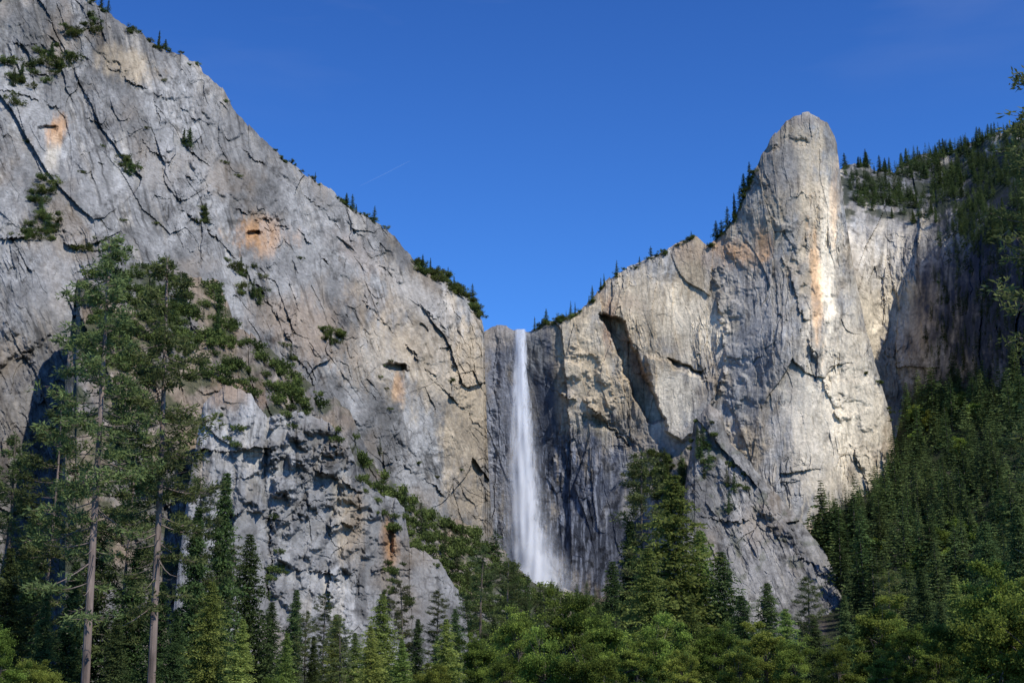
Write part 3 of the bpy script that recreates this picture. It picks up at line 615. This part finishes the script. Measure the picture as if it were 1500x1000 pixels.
if STUFF:
    base=[]; acc=Acc()
    for k in range(3):
        q=shrub(220+k,420,.22); base.append((np.concatenate(q.V),np.concatenate(q.F),np.concatenate(q.C)))
    for (x,y,z,s) in STUFF:
        V,F,C=base[rng.integers(3)]; acc.add(V*np.array([s*1.2,s,s])+np.array([x,y,z]),F,np.clip(C[:,0]+rng.normal()*.22,0,1))
    add("undergrowth",acc.mesh("undergrowth",[M_shrub]),kind="stuff",label="dense green undergrowth below the cliffs",category="undergrowth")

# ---------------- valley floor trees ----------------
def standing(kind,px,top,dep,label,group=None,wide=1.,var=None):
    x,y,z=P(px,top,dep); h=float(z)+.3
    lib={"fir":midfir,"pine":midpine,"broad":broads}[kind]; m=lib[rng.integers(len(lib)) if var is None else var]
    nm={"fir":"fir_tree","pine":"pine_tree","broad":"broadleaf_tree"}[kind]
    return parts_tree(nm,m,(float(x),float(y),-.3),h,label,"tree",group,wide)
GF="conifers on the valley floor"; GB="broadleaf trees on the valley floor"
for (k,px,top,dep,w,var) in [("fir",432,862,190,1.2,1),("fir",492,898,170,1.2,0),("fir",560,868,160,1.3,4),("fir",610,905,190,1.2,1),("pine",706,800,240,1.3,0),("pine",745,822,230,1.3,1),("fir",668,890,230,1.2,3),
      ("fir",872,880,210,1.2,5),("pine",940,664,235,1.1,2),("fir",918,760,235,1.,1),("fir",985,692,190,1.3,4),("fir",1025,775,195,1.3,2),("fir",1062,806,190,1.3,5),("fir",1120,852,190,1.4,1),("pine",1180,845,230,1.4,0),("fir",1235,870,220,1.3,3),
      ("fir",330,690,130,.9,1),("fir",290,740,125,1.,3),("fir",372,780,135,1.,5),("fir",1395,840,180,1.2,0),("fir",1350,830,220,1.2,3),("pine",1300,835,260,1.3,1),("fir",950,800,180,1.3,2),
      ("fir",520,925,150,1.3,2),("fir",460,930,150,1.3,3),("fir",395,880,150,1.2,5),("fir",640,930,160,1.2,3),("fir",1150,890,150,1.4,4),("fir",1090,870,170,1.3,5),("pine",800,862,230,1.2,2),("fir",1440,760,230,1.2,1),("fir",1485,740,210,1.2,3),
      ("fir",20,800,120,1.2,1),("fir",70,860,110,1.2,3),("fir",170,900,100,1.3,5),("fir",260,890,105,1.3,1),("pine",25,640,125,1.1,0),("pine",340,800,140,1.2,2),("pine",590,850,200,1.2,1),("pine",475,870,180,1.2,2),("pine",640,865,220,1.2,0),("fir",895,820,230,1.2,3),
      ("fir",545,915,120,1.3,0),("fir",420,925,115,1.3,2),("fir",355,905,115,1.3,0),("fir",590,935,120,1.4,4),("pine",500,900,140,1.3,1),("fir",235,850,112,1.2,5),("fir",110,820,118,1.2,1),("pine",450,895,150,1.2,0),("fir",655,905,150,1.3,0),("fir",310,850,118,1.2,2),
      ("fir",1010,880,125,1.3,4),("fir",1195,905,125,1.4,5),("fir",725,905,130,1.2,5),("pine",790,900,140,1.2,1),("fir",1380,880,120,1.2,1),("fir",1255,905,130,1.2,4),("pine",900,905,140,1.2,2),
      ("fir",200,800,125,1.2,3),("fir",140,760,130,1.1,5),("fir",55,740,132,1.1,3),("pine",300,700,126,1.0,1)]:
    standing(k,px,top,dep,{"fir":"sunlit green conifer rising from the valley floor" if var in (0,2,4) else "dark green conifer rising from the valley floor","pine":"open crowned pine rising from the valley floor"}[k],GF,w,var)
for (px,top,dep,w) in [(760,880,120,1.0),(830,862,125,1.1),(880,885,105,1),(700,925,105,1),(930,925,95,1.0),(1160,925,100,1.1),(1285,872,115,1.1),(1330,900,100,1),(1462,822,75,1.0),(1505,850,65,1),(1415,900,85,.9),(1225,930,90,1),
      (5,905,70,.8),(400,985,85,1.1),(630,975,95,1),(1370,940,90,1),(60,970,80,1.),(800,925,80,.9),(860,935,78,.9),(1000,940,85,1),(1300,940,80,1),(740,950,80,1),(1080,935,85,1),(1440,860,80,1.),(1050,905,115,1.1),(1120,910,110,1.1),(960,905,112,1.)]:
    standing("broad",px,top,dep,"leafy green broadleaf tree in sunlight",GB,w)
TP=[(dict(seed=701,H=34,R=4.6,nbr=108,start=.2,tuft=13,clumps=15,bend=.12,rad0=.31,needle=.42,dead=.22,up=.05),160,352,100,"tall pine with bare reddish trunk and sparse branches",.7),
    (dict(seed=702,H=34,R=4.4,nbr=96,start=.22,tuft=13,clumps=14,bend=.15,rad0=.31,needle=.42,dead=.22,up=.0),248,378,104,"tall pine with pale trunk and drooping branches",.7),
    (dict(seed=703,H=26,R=4.0,nbr=85,start=.04,tuft=13,clumps=13,bend=.5,rad0=.18,needle=.42,dead=.0),88,580,122,"dense dark pine beside taller pines",0),
    (dict(seed=704,H=26,R=3.8,nbr=85,start=.04,tuft=13,clumps=13,bend=.5,rad0=.18,needle=.42,dead=.0),203,570,126,"dense dark pine beside taller pines",0),
    (dict(seed=706,H=34,R=4.2,nbr=110,start=.15,tuft=12,clumps=12,bend=.2,rad0=.34,needle=.38),1528,90,72,"tall pine with sparse yellowish green branches",0)]
for kw,px,top,dep,lab,ln in TP:
    tr,cr=pine(**kw); m=(tr.mesh("trunk",[M_bark]),cr.mesh("crown",[M_pine]),kw["H"])
    x,y,z=P(px,top,dep); parts_tree("pine_tree",m,(float(x)+ln,float(y),-.3),float(z)+.3,lab,"tree",rz=0 if ln else kw["seed"]*1.3,lean=-ln/33.)

def cm():
    m,nt,out=newmat("vapour"); N=nt.nodes;L=nt.links
    d=N.new("ShaderNodeBsdfDiffuse"); d.inputs[0].default_value=(.8,.85,.9,1); t=N.new("ShaderNodeBsdfTransparent"); ms=N.new("ShaderNodeMixShader"); ms.inputs[0].default_value=.05
    L.new(t.outputs[0],ms.inputs[1]);L.new(d.outputs[0],ms.inputs[2]);L.new(ms.outputs[0],out.inputs[0]); return m
pa=np.array([P(528,272,9000.),P(565,254,9000.),P(600,236,9000.)]); V,F=tube(pa,[1.5,3,2],6)
add("contrail",make_mesh("contrail",V,F,[cm()]),kind="structure",label="faint thin vapour trail in the blue sky",category="contrail")

# ---------------- light, sky, camera ----------------
EL=math.radians(48); AZ=math.radians(137)   # clockwise from +Y
sd=np.array([math.sin(AZ)*math.cos(EL),math.cos(AZ)*math.cos(EL),math.sin(EL)])
l=bpy.data.lights.new("sun",'SUN'); l.energy=5.0; l.angle=math.radians(.5); l.color=(1,.95,.87)
lo=bpy.data.objects.new("sun",l); lo.rotation_euler=Vector(sd).to_track_quat('Z','Y').to_euler(); COL.objects.link(lo)
w=bpy.data.worlds.new("World"); scene.world=w; w.use_nodes=True; nt=w.node_tree; bg=nt.nodes["Background"]
sk=nt.nodes.new("ShaderNodeTexSky"); sk.sky_type='NISHITA'; sk.sun_disc=False; sk.sun_elevation=EL; sk.sun_rotation=AZ; sk.altitude=1500; sk.air_density=1.0; sk.dust_density=.1; sk.ozone_density=3.0
mu=nt.nodes.new("ShaderNodeMixRGB"); mu.blend_type='MULTIPLY'; mu.inputs[0].default_value=1
tcw=nt.nodes.new("ShaderNodeTexCoord"); sx=nt.nodes.new("ShaderNodeSeparateXYZ"); rp=nt.nodes.new("ShaderNodeValToRGB")
nt.links.new(tcw.outputs["Generated"],sx.inputs[0]); nt.links.new(sx.outputs["Z"],rp.inputs[0])
e=rp.color_ramp.elements; e[0].position=.2; e[0].color=(.30,.62,1,1); e[1].position=.5; e[1].color=(.20,.44,.82,1)
m2=nt.nodes.new("ShaderNodeMixRGB"); m2.blend_type='MULTIPLY'; m2.inputs[0].default_value=1; m2.inputs[2].default_value=(2.05,2.1,2.2,1)
nt.links.new(rp.outputs[0],m2.inputs[1]); nt.links.new(m2.outputs[0],mu.inputs[2])
# faint high cirrus
mp=nt.nodes.new("ShaderNodeMapping"); mp.inputs["Scale"].default_value=(3,3,14); mp.inputs["Rotation"].default_value=(0,.5,0); nz=nt.nodes.new("ShaderNodeTexNoise"); nz.inputs["Scale"].default_value=1.3; nz.inputs["Detail"].default_value=6
nt.links.new(tcw.outputs["Generated"],mp.inputs[0]); nt.links.new(mp.outputs[0],nz.inputs["Vector"])
cr_=nt.nodes.new("ShaderNodeMapRange"); cr_.inputs[1].default_value=.5; cr_.inputs[2].default_value=.8; cr_.inputs[3].default_value=0; cr_.inputs[4].default_value=.12
nt.links.new(nz.outputs["Fac"],cr_.inputs[0])
mz=nt.nodes.new("ShaderNodeMapRange"); mz.inputs[1].default_value=.38; mz.inputs[2].default_value=.47; nt.links.new(sx.outputs["Z"],mz.inputs[0])
mm=nt.nodes.new("ShaderNodeMath"); mm.operation='MULTIPLY'; nt.links.new(cr_.outputs[0],mm.inputs[0]); nt.links.new(mz.outputs[0],mm.inputs[1])
mc=nt.nodes.new("ShaderNodeMixRGB"); mc.inputs[2].default_value=(7,7.5,8.5,1); nt.links.new(mm.outputs[0],mc.inputs[0])
nt.links.new(sk.outputs[0],mu.inputs[1]); nt.links.new(mu.outputs[0],mc.inputs[1]); nt.links.new(mc.outputs[0],bg.inputs[0]); bg.inputs[1].default_value=.09
cam=bpy.data.cameras.new("camera"); cam.lens=48; cam.sensor_width=36; cam.clip_end=20000; cam.clip_start=.5
co=bpy.data.objects.new("camera",cam); co.location=(0,0,EYE); co.rotation_euler=(math.pi/2+TH,0,0); COL.objects.link(co); scene.camera=co
scene.view_settings.view_transform='Standard'; scene.view_settings.look='None'; scene.view_settings.exposure=0
print("counts",cnt,len(STUFF))
